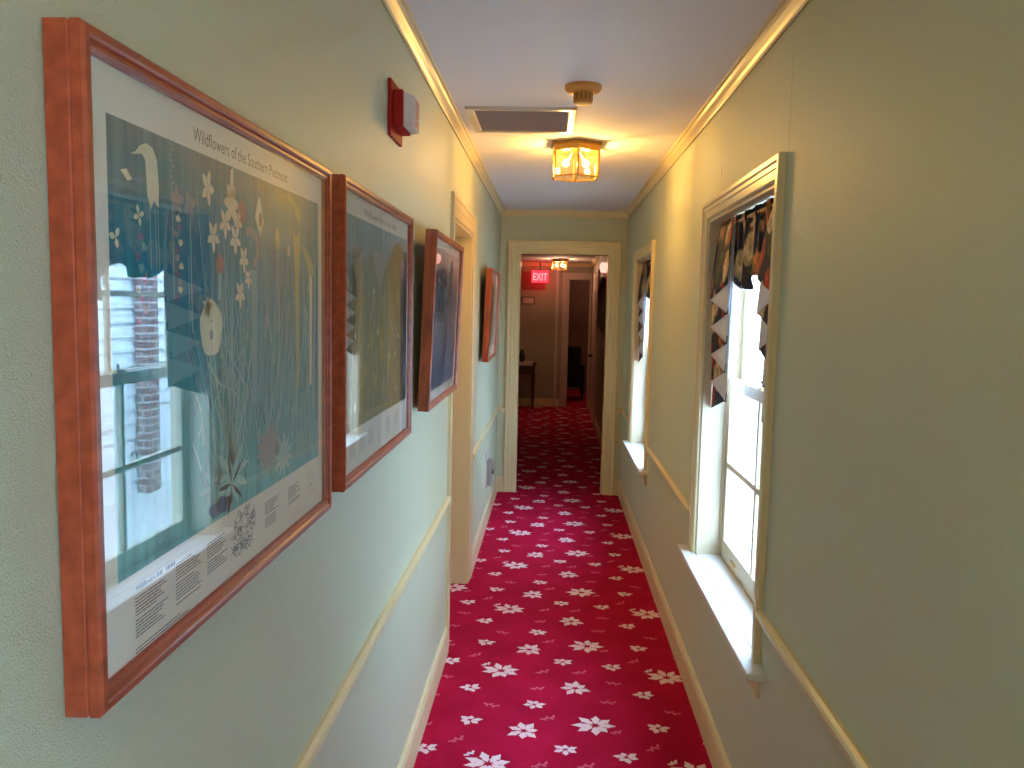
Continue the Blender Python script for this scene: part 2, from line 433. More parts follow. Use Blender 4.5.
def trims():
    # crown: closed loop round the corridor ceiling
    prof=[(0,0),(0,.048),(.006,.053),(.009,.044),(.015,.035),(.025,.023),(.030,.012),(.037,.010),(.039,0)]
    mb=MB(); mb.sweep([(XL,YB),(XR,YB),(XR,YE),(XL,YE)],prof,lambda r,h,v:(r,h,H-v),closed=True)
    struct(mb.build('trim_1',M['trim']),'cream crown moulding round the corridor ceiling','crown moulding')
    mb=MB(); mb.sweep([(FX0,FY0),(XR,FY0),(XR,FY1),(FX0,FY1)],prof,lambda r,h,v:(r,h,FH-v),closed=True)
    struct(mb.build('trim_2',M['trim']),'cream crown moulding in the hall beyond the doorway','crown moulding')
    # chair rails
    rp=[(0,.700),(.010,.700),(.014,.706),(.014,.714),(.020,.718),(.022,.728),(.019,.737),(.010,.742),(0,.742)]
    def rail(name,segs,label):
        mb=MB()
        for side,a,b in segs:
            if side=='L': fn=lambda p,t:(XL+p[0],t,p[1])
            elif side=='R': fn=lambda p,t:(XR-p[0],t,p[1]+.018)
            else: fn=lambda p,t:(t,YE-p[0],p[1]+(.018 if a>0 else 0))
            mb.prism(rp,fn,a,b)
        struct(mb.build(name,M['trim']),label,'chair rail')
    rail('trim_3',[('L',YB,D0-.10)],'cream chair rail on the left wall below the pictures')
    rail('trim_4',[('L',D1+.10,YE),('E',XL,-.392)],'cream chair rail on the left wall past the doorway')
    rail('trim_5',[('R',YB,W0-.062),('R',W0+WW+.062,W1-.062)],'cream chair rail on the right wall nearest the viewer')
    rail('trim_6',[('R',W1+WW+.062,W2-.062)],'cream chair rail on the right wall between the windows')
    rail('trim_7',[('R',W2+WW+.062,YE),('E',.566,XR)],'short cream chair rail beyond the far window')
    bp=[(0,0),(.015,0),(.015,.105),(.012,.112),(.012,.122),(.006,.130),(0,.130)]
    def base(name,segs,label):
        mb=MB()
        for side,a,b in segs:
            if side=='L': fn=lambda p,t:(XL+p[0],t,p[1])
            elif side=='R': fn=lambda p,t:(XR-p[0],t,p[1])
            else: fn=lambda p,t:(t,YE-p[0],p[1])
            mb.prism(bp,fn,a,b)
        struct(mb.build(name,M['trim']),label,'baseboard')
    base('baseboard_left',[('L',YB,D0-.10),('L',D1+.10,YE),('E',XL,-.392)],'cream baseboard along the left wall')
    base('baseboard_right',[('R',YB,YE),('E',.566,XR)],'cream baseboard along the right wall')
    mb=MB()
    for (x0,x1) in ((FX0,.14),): mb.box(x0,x1,FY1-.015,FY1,0,.13)
    mb.box(XR-.015,XR,FY0,FY1,0,.13)
    struct(mb.build('baseboard_far',M['trim']),'baseboard of the hall beyond the doorway','baseboard')
trims()

def end_doorway():
    r=struct(empty('door_1',(0,YE,0)),'cream cased open doorway at the corridor end','doorway')
    OX0,OX1,OH=-.297,.470,2.072
    mb=MB(); mb.sweep([(OX1,0),(OX1,OH),(OX0,OH),(OX0,0)][::-1],[(u,v) for u,v in casing_profile(.095,.02)],lambda a,h,v:(a,-v,h))
    mb.build('casing',M['trim'],r)
    mb=MB(); mb.box(OX0,OX0+.014,0,.14,0,OH); mb.box(OX1-.014,OX1,0,.14,0,OH); mb.box(OX0+.014,OX1-.014,0,.14,OH-.014,OH)
    mb.build('jamb',M['trim'],r)
end_doorway()
def left_doorway():
    r=struct(empty('door_2',(XL,D0,0)),'cream cased doorway recess in the left wall','doorway')
    w=D1-D0
    mb=MB(); mb.sweep([(0,0),(0,DH),(w,DH),(w,0)],casing_profile(.10,.013),lambda a,h,v:(v,a,h))
    mb.build('casing',M['trim'],r)
    mb=MB(); mb.box(-WT,0,0,.014,0,DH); mb.box(-WT,0,w-.014,w,0,DH); mb.box(-WT,0,.014,w-.014,DH-.014,DH)
    mb.box(-.10,-.085,.014,.026,0,DH-.014); mb.box(-.10,-.085,w-.026,w-.014,0,DH-.014)
    mb.build('jamb',M['trim'],r)
    mb=MB(); mb.box(-.145,-.105,.016,w-.016,.006,DH-.016)  # leaf is out of view, added to seal the opening against light
    for z0,z1 in ((.15,.85),(1.0,1.9)):
        for y0,y1 in ((.11,w/2-.05),(w/2+.05,w-.11)):
            mb.box(-.106,-.100,y0,y1,z0,z1)
    dl=mb.build('door_leaf',M['trim'],r,bevel=.002)
    mb=MB(); mb.lathe([(.012,0),(.012,.02),(.026,.03),(.030,.045),(.022,.058)],seg=16)
    k=mb.build('door_handle',M['brass'],dl,smooth=True); k.location=(-.105,.09,.95); k.rotation_euler=(0,PI/2,0)
left_doorway()

# ------------------------------------------------------------------ windows
def build_window(name, y0, label):
    r=struct(empty(name,(XR,y0,0)),label,'window')
    w=WW; d=WT
    mb=MB(); mb.sweep([(w,WZ0),(w,WZ1),(0,WZ1),(0,WZ0)],[(-u,v) for u,v in casing_profile(.066,.018)],lambda a,h,v:(-v,a,h))
    mb.build('casing',M['trim'],r)
    mb=MB(); mb.box(0,d,0,.012,WZ0,WZ1); mb.box(0,d,w-.012,w,WZ0,WZ1); mb.box(0,d,.012,w-.012,WZ1-.012,WZ1)
    mb.box(.090,.100,.012,.026,WZ0,WZ1-.012); mb.box(.090,.100,w-.026,w-.012,WZ0,WZ1-.012)
    mb.box(.136,.142,.012,.022,WZ0,WZ1-.012); mb.box(.136,.142,w-.022,w-.012,WZ0,WZ1-.012)
    mb.build('jamb',M['jamb'],r)
    mb=MB(); mb.box(-.056,.0,-.135,w+.130,WZ0-.022,WZ0); mb.box(0,d+.03,0.0,w,WZ0-.022,WZ0)
    mb.build('window_stool',M['white'],r,bevel=.004)
    ap=[(0,-.10),(.010,-.098),(.014,-.085),(.014,-.05),(.024,-.035),(.030,-.022),(0,-.022)]
    mb=MB(); mb.prism(ap,lambda p,t:(-p[0],t,WZ0+p[1]),-.070,w+.070); mb.build('apron',M['trim'],r)
    a,b=.012,w-.012
    def sash(nm,x0,x1,z0,z1,bot,top):
        st=.046; mb=MB()
        mb.box(x0,x1,a,a+st,z0,z1); mb.box(x0,x1,b-st,b,z0,z1)
        mb.box(x0,x1,a+st,b-st,z0,z0+bot); mb.box(x0,x1,a+st,b-st,z1-top,z1)
        g0,g1=z0+bot,z1-top; ym=(a+b)/2; zm=(g0+g1)/2
        mb.box(x0+.004,x1-.004,ym-.011,ym+.011,g0,g1)
        mb.box(x0+.004,x1-.004,a+st,ym-.011,zm-.011,zm+.011); mb.box(x0+.004,x1-.004,ym+.011,b-st,zm-.011,zm+.011)
        s=mb.build(nm,M['jamb'],r,bevel=.003)
        mb=MB(); xc=(x0+x1)/2+.004; mb.quad((xc,a+st,g0),(xc,b-st,g0),(xc,b-st,g1),(xc,a+st,g1)); mb.build('glass_panes',M['winglass'],s)
        return s
    lo=sash('lower_sash',.098,.130,WZ0+.002,1.335,.075,.045)
    sash('upper_sash',.144,.168,1.30,WZ1-.013,.036,.05)
    mb=MB(); mb.box(.104,.130,w/2-.03,w/2+.03,1.335,1.345); mb.tube([(.117,w/2,1.345),(.117,w/2,1.358),(.100,w/2-.03,1.362)],.005,8); mb.build('sash_lock',M['brass'],lo)
    mb=MB(); 
    for yy in (w*.25,w*.75): mb.box(.090,.102,yy-.03,yy+.03,WZ0+.03,WZ0+.042)
    mb.build('sash_lift',M['brass'],lo,bevel=.003)
build_window('window_1',W1,'cream sash window nearest the viewer on the right wall')
build_window('window_2',W2,'cream sash window farther along the right wall')

build_window('window_added',W0,'cream sash window added on the right wall behind the viewer for daylight')  # unseen window, added so daylight reaches the near walls

# ------------------------------------------------------------------ outside the windows
def outside():
    mb=MB(); mb.box(XR+WT,30,-10,40,-.35,-.30); struct(mb.build('ground',M['ground']),'pale paved ground outside the windows','ground')
    mb=MB(); X=3.3
    mb.box(X+.03,X+.2,-2,24,-.3,3.4)
    z=-.3
    while z<3.4:
        mb.add([(X,-2,z),(X,24,z),(X+.03,24,z+.14),(X+.03,-2,z+.14),(X+.03,-2,z),(X+.03,24,z)],[(0,1,2,3),(0,4,5,1)]); z+=.14
    struct(mb.build('wall_outside',M['siding']),'white clapboard wall of the neighbouring wing outside','wall')
    mb=MB(); mb.box(3.17,3.29,7.66,7.88,-.3,4.4); mb.box(3.13,3.30,7.62,7.92,4.4,4.55)
    tag(mb.build('chimney',M['brick']),'red brick chimney against the white wall outside the window','chimney')
outside()

# ------------------------------------------------------------------ valances
def valance(y0,label):
    r=tag(empty('window_valance',(XR,y0,0)),label,'curtain','floral valances in the windows')
    w=WW
    mb=MB(); mb.tube([(.046,.013,1.925),(.046,w-.013,1.925)],.007,10); mb.build('curtain_rod',M['brass'],r,smooth=True)
    # shirred middle
    ztop=1.948; 
    def fn(u,v):
        y=.02+u*(w-.04)
        zb=1.690+.020*math.sin(u*PI*6+.6)+.010*math.sin(u*37)
        z=ztop+(zb-ztop)*v
        amp=.004+.007*v
        x=.046+amp*math.sin(u*2*PI*7+.5*math.sin(u*9))+.004*math.sin(u*2*PI*27)*(1-v)
        if v<.12: x+= .004*math.sin(u*2*PI*40)
        y+=.006*math.cos(u*2*PI*7)*v
        return (x,y,z)
    mb=MB(); mb.grid(fn,220,18,0)
    o=mb.build('valance_panel',[M['floral'],M['lining']],r,smooth=True,fix=False)
    s=o.modifiers.new('cloth','SOLIDIFY'); s.thickness=.0016; s.offset=0; s.material_offset=1; s.material_offset_rim=0
    # cascading jabots at both sides
    def jabot(flip):
        K=9; zs=1.70; drop=.0545
        rr=random.Random(3)
        pts=[]   # (x,y,cum)
        yo=.016
        for k in range(K):
            yi=(.35 if flip else .23)-.02*(k//2)+rr.uniform(-.02,.02)
            n=14
            for i in range(n+1):
                t=i/n
                y=(yi+(yo-yi)*t) if k%2==0 else (yo+(yi-yo)*t)
                pts.append((.004+.0030*(k+t),y,k+t))
        nv=14; mb=MB(); 
        def f(i,j):
            x,y,c=pts[i]; zb=zs-drop*c; v=j/nv
            g=1-v
            yy=y*(1-.25*g*g)+.0*g
            return (x+.004+.030*(1-v)**1.5, (w-yy) if flip else yy, 1.944+(zb-1.944)*v)
        n=len(pts)
        vs=[f(i,j) for i in range(n) for j in range(nv+1)]
        fs=[]
        for i in range(n-1):
            for j in range(nv):
                q=(i*(nv+1)+j,(i+1)*(nv+1)+j,(i+1)*(nv+1)+j+1,i*(nv+1)+j+1)
                fs.append(q if flip else q[::-1])
        mb.add(vs,fs)
        o=mb.build('jabot',[M['floral'],M['lining']],r,smooth=True,fix=False)
        s=o.modifiers.new('cloth','SOLIDIFY'); s.thickness=.0014; s.offset=0; s.material_offset=1; s.material_offset_rim=0
    jabot(True); jabot(False)
valance(W1,'dark floral valance with zigzag side tails in the nearer window')
valance(W2,'dark floral valance with zigzag side tails in the farther window')

# ------------------------------------------------------------------ text helper
def text_polys(s,size,condense=1.0,bold=False):
    cu=bpy.data.curves.new('t','FONT'); cu.body=s; cu.size=size; cu.resolution_u=3
    if bold: cu.offset=size*.018
    o=bpy.data.objects.new('t',cu); COL.objects.link(o)
    bpy.context.view_layer.update()
    dg=bpy.context.evaluated_depsgraph_get()
    me=bpy.data.meshes.new_from_object(o.evaluated_get(dg))
    vs=[(v.co.x*condense,v.co.y) for v in me.vertices]; fs=[tuple(p.vertices) for p in me.polygons]
    bpy.data.objects.remove(o); bpy.data.curves.remove(cu); bpy.data.meshes.remove(me)
    return vs,fs
def put_text(mb,s,fn,w=None,size=.02,condense=1.0,bold=False,mi=0):
    vs,fs=text_polys(s,size,condense,bold)
    if w and vs:
        x1=max(v[0] for v in vs); k=w/x1; vs=[(a*k,b) for a,b in vs]
    mb.add([fn(a,b) for a,b in vs],fs,mi)

# ------------------------------------------------------------------ framed pictures
FRAME_PROF=[(0,.002),(0,.023),(.0012,.0242),(.0012,.0252),(.0,.0264),(0,.036),(.003,.039),(.009,.039),(.012,.0375),(.014,.0350),(.018,.0350),(.020,.0335),(.022,.0320),(.022,.010),(.012,.010),(.012,.002)]
PLAIN_PROF=[(0,.002),(0,.038),(.002,.040),(.016,.040),(.020,.034),(.020,.010),(.012,.010),(.012,.002)]
def picture(y0,z0,w,h,label,prof,frame_mat,art,rot=(0,0,0),dx=0.0,glass_yaw=0.0):
    r=tag(empty('framed_picture',(XL+dx,y0,z0),rot),label,'picture')
    mb=MB(); mb.sweep([(0,0),(w,0),(w,h),(0,h)],prof,lambda a,b,v:(v,a,b),closed=True)
    mb.build('frame',frame_mat,r)
    mb=MB(); mb.box(.003,.025,.013,w-.013,.013,h-.013); mb.build('backing_board',M['dark_wood'],r)
    mb=MB(); mats=art(mb,w,h); pr=mb.build('print',mats,r,fix=False); pr.location=(.0155,0,0)
    mb=MB(); mb.quad((0,-w/2+.0125,.0125),(0,w/2-.0125,.0125),(0,w/2-.0125,h-.0125),(0,-w/2+.0125,h-.0125))
    g=mb.build('glass',M['picglass'],r); g.location=(.0300,w/2,0); g.rotation_euler=(0,0,glass_yaw)
    return r

GY=math.radians(-.5)
def pmat(name,c): return mat(name,c,.6,.2)
P_CREAM=pmat('print_cream',(.78,.74,.54,1)); P_STEM=pmat('print_pale_teal',(.36,.58,.54,1)); P_STEM2=pmat('print_mid_teal',(.20,.42,.43,1))
P_PINK=pmat('print_pink',(.42,.22,.17,1)); P_DARK=pmat('print_dark',(.02,.05,.06,1)); P_INK=pmat('print_ink',(.05,.05,.06,1))
P_OLIVE=pmat('print_olive_ink',(.17,.13,.035,1)); P_MAUVE=pmat('print_mauve',(.20,.17,.28,1)); P_YELGREEN=pmat('print_yellow_green',(.42,.46,.20,1))
P_BLUE=pmat('print_blue',(.03,.12,.25,1)); P_YELLOW=pmat('print_yellow',(.42,.34,.06,1)); P_GREY=pmat('print_grey',(.33,.33,.32,1))

def strokes(mb,pts,w,d,mi):
    """a tapering ribbon on the sheet"""
    n=len(pts)
    for i in range(n-1):
        (a,b),(c,e)=pts[i],pts[i+1]; t=Vector((c-a,e-b)); t=t/(t.length or 1); nx,ny=-t.y,t.x
        w0=w*(1-.6*i/n); w1=w*(1-.6*(i+1)/n)
        mb.quad((d,a+nx*w0,b+ny*w0),(d,a-nx*w0,b-ny*w0),(d,c-nx*w1,e-ny*w1),(d,c+nx*w1,e+ny*w1),mi)
def blob(mb,c,rx,ry,d,mi,n=14,wob=.12,ph=0):
    mb.poly([(d,c[0]+rx*(1+wob*math.sin(5*2*PI*k/n+ph))*math.cos(2*PI*k/n),c[1]+ry*(1+wob*math.sin(5*2*PI*k/n+ph))*math.sin(2*PI*k/n)) for k in range(n)],mi)
def petals(mb,c,R,n,d,mi,rot=0,wd=.34,sy=1.0):
    for k in range(n):
        a=rot+2*PI*k/n; ca,sa=math.cos(a),math.sin(a)
        pts=[(0,0),(R*.45,-R*wd*.8),(R*.8,-R*wd*.5),(R,0),(R*.8,R*wd*.5),(R*.45,R*wd*.8)]
        mb.poly([(d,c[0]+p*ca-q*sa,c[1]+(p*sa+q*ca)*sy) for p,q in pts],mi)

def art_wildflowers(mb,w,h):
    rr=random.Random(11)
    ground=print_mat('print_teal_ground',[(0.0,(.18,.56,.56,1)),(.25,(.09,.43,.45,1)),(.7,(.02,.27,.39,1)),(.86,(.10,.30,.33,1)),(1.0,(.29,.33,.29,1))],(70,5),amount=.4,dark=(.005,.05,.11,1))
    mats=[M['paper'],ground,P_STEM,P_CREAM,P_PINK,P_DARK,P_INK,P_OLIVE,P_STEM2,P_MAUVE,P_YELGREEN,P_BLUE,P_GREY]
    PAP,GR,ST,CR,PK,DK,INK,OL,S2,MV,YG,BL,GY=range(13)
    mb.quad((.0100,.012,.012),(.0100,w-.012,.012),(.0100,w-.012,h-.012),(.0100,.012,h-.012),PAP)
    d=.0102
    x0,x1,z0,z1=.057,.767,.112,.577
    mb.quad((d,x0,z0),(d,x1,z0),(d,x1,z1),(d,x0,z1),GR)
    d0,d1,d2,d3=.0104,.0106,.0108,.0110
    # tangle of stems
    for k in range(95):
        b=rr.choice([.35,.35,.42,.50,.62,.70]) + rr.uniform(-.05,.05)
        t=b+rr.uniform(-.10,.10); t=min(max(t,x0+.01),x1-.01); b=min(max(b,x0+.01),x1-.01)
        hb=z0+rr.uniform(.02,.10); ht=z0+rr.uniform(.18,.42)
        strokes(mb,[(b+(t-b)*s+.006*math.sin(s*5+k),hb+(ht-hb)*s) for s in (0,.25,.5,.75,1)],rr.uniform(.0006,.0016),d0,rr.choice([ST,S2,S2]))
    for k in range(150):   # leaves and scribble in the ground
        a=rr.uniform(.24,x1-.02); b=rr.uniform(z0+.02,z0+.33); l=rr.uniform(.01,.045); an=rr.uniform(.9,2.2)
        strokes(mb,[(a,b),(a+l*.5*math.cos(an)+.002,b+l*.5*math.sin(an)),(a+l*math.cos(an),b+l*math.sin(an))],rr.uniform(.0008,.0022),d0,rr.choice([S2,S2,ST,MV,DK]))
    for k in range(60):    # reeds fading into the top
        a=rr.uniform(.22,x1-.02); b=rr.uniform(.30,.42); l=rr.uniform(.06,.15)
        strokes(mb,[(a,b),(a+rr.uniform(-.006,.006),b+l)],.0008,d0,rr.choice([S2,ST,MV]))
    # basal leaves
    for c,R,n,mi,rot in (((.351,.162),.065,9,ST,.2),((.294,.160),.045,7,S2,.5),((.50,.172),.055,14,GY,.1),((.565,.150),.05,11,ST,.3),((.66,.16),.04,9,S2,.2)):
        petals(mb,c,R,n,d1,mi,rot,.16,.75)
    petals(mb,(.352,.150),.045,5,d2,DK,-1.9,.10,1.0)
    for k in range(12): strokes(mb,[(.352,.175),(.352+rr.uniform(-.09,.12)*.6,.27),(.352+rr.uniform(-.10,.14),.33+rr.uniform(0,.1))],.0016,d1,ST)
    blob(mb,(.315,.128),.04,.012,d1,BL,12,.2)
    strokes(mb,[(.28,.32),(.318,.289),(.36,.278),(.385,.26)],.0026,d2,ST)
    # egret
    mb.poly([(d2,a,b) for a,b in ((.100,.546),(.112,.551),(.120,.558),(.134,.563),(.148,.560),(.157,.548),(.160,.520),(.158,.498),(.148,.505),(.142,.495),(.134,.508),(.131,.545),(.124,.550),(.112,.548))],CR)
    for a in (.138,.150,.156): strokes(mb,[(a,.50),(a+.002,.43)],.0008,d2,ST)
    mb.poly([(d2,a,b) for a,b in ((.080,.527),(.092,.530),(.103,.521),(.094,.518),(.088,.522))],CR)
    # tall spike on upper left, hyacinth columns
    for k in range(8): blob(mb,(.19+.003*math.sin(k*2),.577-.006*k-.004),.004,.0026,d2,GY,8)
    strokes(mb,[(.192,.40),(.191,.53)],.0012,d1,ST)
    for k in range(11): blob(mb,(.205+.006*math.sin(k*2.4),.492-.009*k),.0062,.0042,d2,(CR,MV,GY)[k%3],8,.2,k)
    for k in range(9): blob(mb,(.118+.008*math.sin(k*2.1),.465-.011*k),.006,.005,d2,(MV,S2)[k%2],8,.2,k)
    petals(mb,(.202,.512),.018,5,d2,GY,.3,.4); petals(mb,(.236,.510),.018,4,d2,GY,.5,.45)
    strokes(mb,[(.238,.36),(.237,.50)],.0016,d1,ST)
    petals(mb,(.115,.486),.012,4,d2,CR,.3); petals(mb,(.068,.460),.012,3,d2,CR,.9,.4); petals(mb,(.281,.391),.014,5,d2,CR,.1)
    # orchids in the middle
    petals(mb,(.287,.538),.020,5,d2,CR,1.2,.34,1.2)
    for c,R,n in (((.362,.528),.026,6),((.340,.500),.020,5),((.374,.482),.020,5),((.302,.480),.020,5),((.404,.457),.018,5),((.384,.506),.016,5),((.389,.408),.018,5),((.420,.430),.014,5)):
        petals(mb,c,R,n,d2,CR,n*.7,.33,1.1)
    mb.poly([(d2,a,b) for a,b in ((.355,.535),(.361,.572),(.368,.576),(.372,.535))],CR)
    blob(mb,(.398,.521),.016,.016,d2,PK); 
    mb.poly([(d2,a,b) for a,b in ((.448,.520),(.462,.548),(.470,.550),(.478,.525),(.484,.515),(.470,.492),(.460,.505))],CR); blob(mb,(.470,.518),.007,.010,d3,PK)
    blob(mb,(.322,.446),.013,.013,d2,PK); strokes(mb,[(.318,.40),(.322,.44)],.005,d1,ST)
    # curled fern and its stem
    strokes(mb,[(.415,.495),(.435,.500),(.455,.487),(.458,.465),(.440,.448)],.0065,d2,GY)
    mb.quad((d1,.432,.25),(d1,.450,.25),(d1,.456,.444),(d1,.430,.444),S2)
    blob(mb,(.545,.496),.011,.018,d2,YG,10); strokes(mb,[(.525,.30),(.545,.48)],.0014,d1,ST); blob(mb,(.598,.481),.005,.009,d2,CR,8)
    # pitcher plants on the right
    mb.poly([(d2,a,b) for a,b in ((.620,.514),(.640,.508),(.658,.520),(.660,.505),(.652,.440),(.648,.250),(.638,.250),(.632,.440))],YG)
    mb.poly([(d2,a,b) for a,b in ((.588,.568),(.600,.571),(.625,.566),(.652,.556),(.668,.540),(.655,.530),(.640,.536),(.630,.552),(.605,.560))],YG)
    mb.poly([(d2,a,b) for a,b in ((.668,.494),(.690,.492),(.715,.478),(.738,.462),(.740,.448),(.724,.440),(.705,.450),(.690,.472))],YG)
    mb.poly([(d2,a,b) for a,b in ((.712,.446),(.728,.444),(.722,.250),(.712,.250))],CR)
    strokes(mb,[(.735,.20),(.742,.32),(.748,.50)],.0050,d1,S2); strokes(mb,[(.752,.18),(.756,.46)],.0030,d1,DK)
    # big white rose mallow
    blob(mb,(.292,.364),.034,.036,d2,CR,20,.05); blob(mb,(.291,.356),.006,.007,d3,GY,10); blob(mb,(.292,.373),.0022,.0028,d3,GY,8)
    strokes(mb,[(.30,.20),(.286,.33)],.0016,d1,ST)
    # title and the key under the picture
    put_text(mb,'Wildflowers of the Southern Piedmont',lambda a,b:(d,.250+a,.5885+b),w=.345,size=.024,mi=OL)
    put_text(mb,'Wildflowers',lambda a,b:(d,.092+a,.0915+b),w=.042,size=.0085,bold=True,mi=INK)
    for k in range(12):
        if k not in (4,5): mb.quad((d,.137+k*.0038,.0915),(d,.1395+k*.0038,.0915),(d,.1395+k*.0038,.0965),(d,.137+k*.0038,.0965),INK)
    def column(a,zt,n,wd):
        z=zt
        for k in range(n):
            l=wd*rr.uniform(.55,1.0); xx=a
            while xx<a+l:
                ww=min(rr.uniform(.003,.010),a+l-xx); mb.quad((d,xx,z),(d,xx+ww,z),(d,xx+ww,z+.0014),(d,xx,z+.0014),INK); xx+=ww+.0012
            z-=.0036 if k%6!=5 else .006
    column(.090,.083,12,.075); column(.183,.090,13,.072); column(.270,.088,11,.072); column(.480,.090,11,.07); column(.590,.088,8,.07)
    column(.089,.028,2,.155)
    for k in range(150):   # outline drawing
        a=rr.uniform(.355,.435); b=rr.uniform(.045,.102)
        strokes(mb,[(a,b),(a+rr.uniform(-.010,.010),b+rr.uniform(-.008,.010)),(a+rr.uniform(-.012,.012),b+rr.uniform(-.01,.012))],.0005,d,INK)
    for k in range(40):
        a=rr.uniform(.70,.745); b=rr.uniform(.05,.10)
        strokes(mb,[(a,b),(a+rr.uniform(-.010,.010),b+rr.uniform(-.008,.010))],.0005,d,GY)
    return mats

def art_meadow(mb,w,h):
    rr=random.Random(5)
    ground=print_mat('print_olive_ground',[(0.0,(.28,.24,.11,1)),(.35,(.31,.27,.13,1)),(.80,(.20,.22,.15,1)),(.86,(.20,.36,.40,1)),(1.0,(.25,.43,.48,1))],(55,8),amount=.4,dark=(.04,.055,.03,1))
    mats=[M['paper'],ground,P_STEM,P_CREAM,P_PINK,P_DARK,P_INK,P_OLIVE,P_YELLOW,P_MAUVE,P_YELGREEN,P_BLUE,P_GREY]
    mb.quad((.0100,.012,.012),(.0100,w-.012,.012),(.0100,w-.012,h-.012),(.0100,.012,h-.012),0)
    d=.0102; x0,x1,z0,z1=.040,.765,.112,.577
    mb.quad((d,x0,z0),(d,x1,z0),(d,x1,z1),(d,x0,z1),1)
    d1,d2=.0105,.0108
    mb.poly([(.0103,a,b) for a,b in ((.50,.48),(.56,.54),(.62,.562),(.70,.545),(.765,.52),(.765,.112),(.66,.112),(.62,.30))],7)
    mb.poly([(.0104,a,b) for a,b in ((.66,.50),(.70,.54),(.765,.51),(.765,.112),(.70,.112),(.68,.30))],5)
    blob(mb,(.70,.49),.035,.03,d1,9); blob(mb,(.73,.20),.02,.05,d1,9)
    mb.poly([(d2,a,b) for a,b in ((.30,.515),(.34,.520),(.44,.520),(.47,.515),(.45,.48),(.41,.44),(.385,.43),(.36,.45),(.33,.48))],12)
    for k in range(120):
        a=rr.uniform(x0+.01,.62); b=rr.uniform(z0,.40); l=rr.uniform(.03,.12)
        strokes(mb,[(a,b),(a+rr.uniform(-.012,.012),b+l*.5),(a+rr.uniform(-.02,.02),b+l)],rr.uniform(.001,.003),d1,rr.choice([7,10,7,2,8]))
    for c,rx,ry in (((.409,.302),.024,.030),((.412,.268),.022,.026),((.299,.302),.018,.024),((.24,.24),.016,.02),((.35,.20),.016,.02),((.5,.23),.016,.022)):
        blob(mb,c,rx,ry,d2,8,12,.15)
    for k in range(60):
        c=(rr.uniform(x0+.02,x1-.02),rr.uniform(z0+.02,.42)); petals(mb,c,rr.uniform(.006,.013),5,d2,rr.choice([8,10,3,9,4]),rr.uniform(0,2))
    put_text(mb,'Wildflowers of the',lambda a,b:(d,.215+a,.5885+b),w=.25,size=.022,mi=7)
    for a,l in ((.475,.062),(.543,.070)):
        for k in range(int(l/.009)): mb.quad((d,a+k*.009,.5885),(d,a+k*.009+.0035,.5885),(d,a+k*.009+.0035,.600+.004*(k%3==0)),(d,a+k*.009,.600+.004*(k%3==0)),7)
    for a in (.09,.18,.27,.48,.59):
        z=.09
        for k in range(11):
            l=.07*rr.uniform(.55,1); mb.quad((d,a,z),(d,a+l,z),(d,a+l,z+.0012),(d,a,z+.0012),12); z-=.0038
    return mats

def art_marsh(mb,w,h):
    rr=random.Random(9)
    ground=print_mat('print_marsh_ground',[(0.0,(.14,.22,.32,1)),(.15,(.32,.36,.40,1)),(.45,(.48,.41,.38,1)),(.62,(.18,.16,.16,1)),(.74,(.24,.20,.19,1)),(.90,(.80,.54,.45,1)),(1.0,(.68,.56,.52,1))],(60,7),amount=.55,dark=(.02,.03,.045,1))
    mats=[M['paper'],ground,P_DARK,P_GREY,P_BLUE,P_PINK,P_MAUVE]
    mb.quad((.0100,.012,.012),(.0100,w-.012,.012),(.0100,w-.012,h-.012),(.0100,.012,h-.012),0)
    d=.0102; mb.quad((d,.055,.055),(d,w-.055,.055),(d,w-.055,h-.05),(d,.055,h-.05),1)
    for k in range(150):
        a=rr.uniform(.06,w-.06); b=rr.uniform(.07,.30); l=rr.uniform(.04,.16)
        strokes(mb,[(a,b),(a+rr.uniform(-.01,.01),min(b+l,h-.06))],rr.uniform(.001,.0028),.0105,rr.choice([2,3,3,6,2,4]))
    for k in range(26):
        a=rr.uniform(.06,w-.06); strokes(mb,[(a,.33),(a+rr.uniform(-.02,.02),rr.uniform(.42,.50))],.003,.0106,2)
    return mats
def art_mat_landscape(mb,w,h):
    rr=random.Random(2)
    ground=print_mat('print_shore_ground',[(0.0,(.02,.03,.07,1)),(.4,(.05,.06,.09,1)),(.6,(.06,.07,.06,1)),(1.0,(.25,.27,.27,1))],(30,9),amount=.4)
    mats=[M['paper'],ground,P_DARK]
    mb.quad((.0100,.012,.012),(.0100,w-.012,.012),(.0100,w-.012,h-.012),(.0100,.012,h-.012),0)
    d=.0102; mb.quad((d,.10,.09),(d,w-.10,.09),(d,w-.10,h-.09),(d,.10,h-.09),1)
    for k in range(30):
        a=rr.uniform(.12,w-.12); strokes(mb,[(a,.2),(a+rr.uniform(-.02,.02),rr.uniform(.3,.42))],.004,.0105,2)
    return mats
picture(.727,1.198,.813,.645,'large cherry-framed wildflower poster nearest the viewer with window reflections',FRAME_PROF,M['cherry'],art_wildflowers,rot=(.004,0,0),glass_yaw=GY)
picture(1.640,1.210,.800,.645,'second cherry-framed poster from the viewer with yellow flowers under pale sky',FRAME_PROF,M['cherry'],art_meadow)
picture(2.675,1.248,.80,.60,'third framed picture, a marsh scene leaning out beside the left doorway',PLAIN_PROF,M['cherry_bright'],art_marsh,rot=(0,math.radians(2.0),0),dx=.016)
picture(5.10,1.255,.75,.585,'farthest framed picture on the left wall past the doorway',PLAIN_PROF,M['cherry_bright'],art_mat_landscape,rot=(0,math.radians(1.8),0),dx=.020)

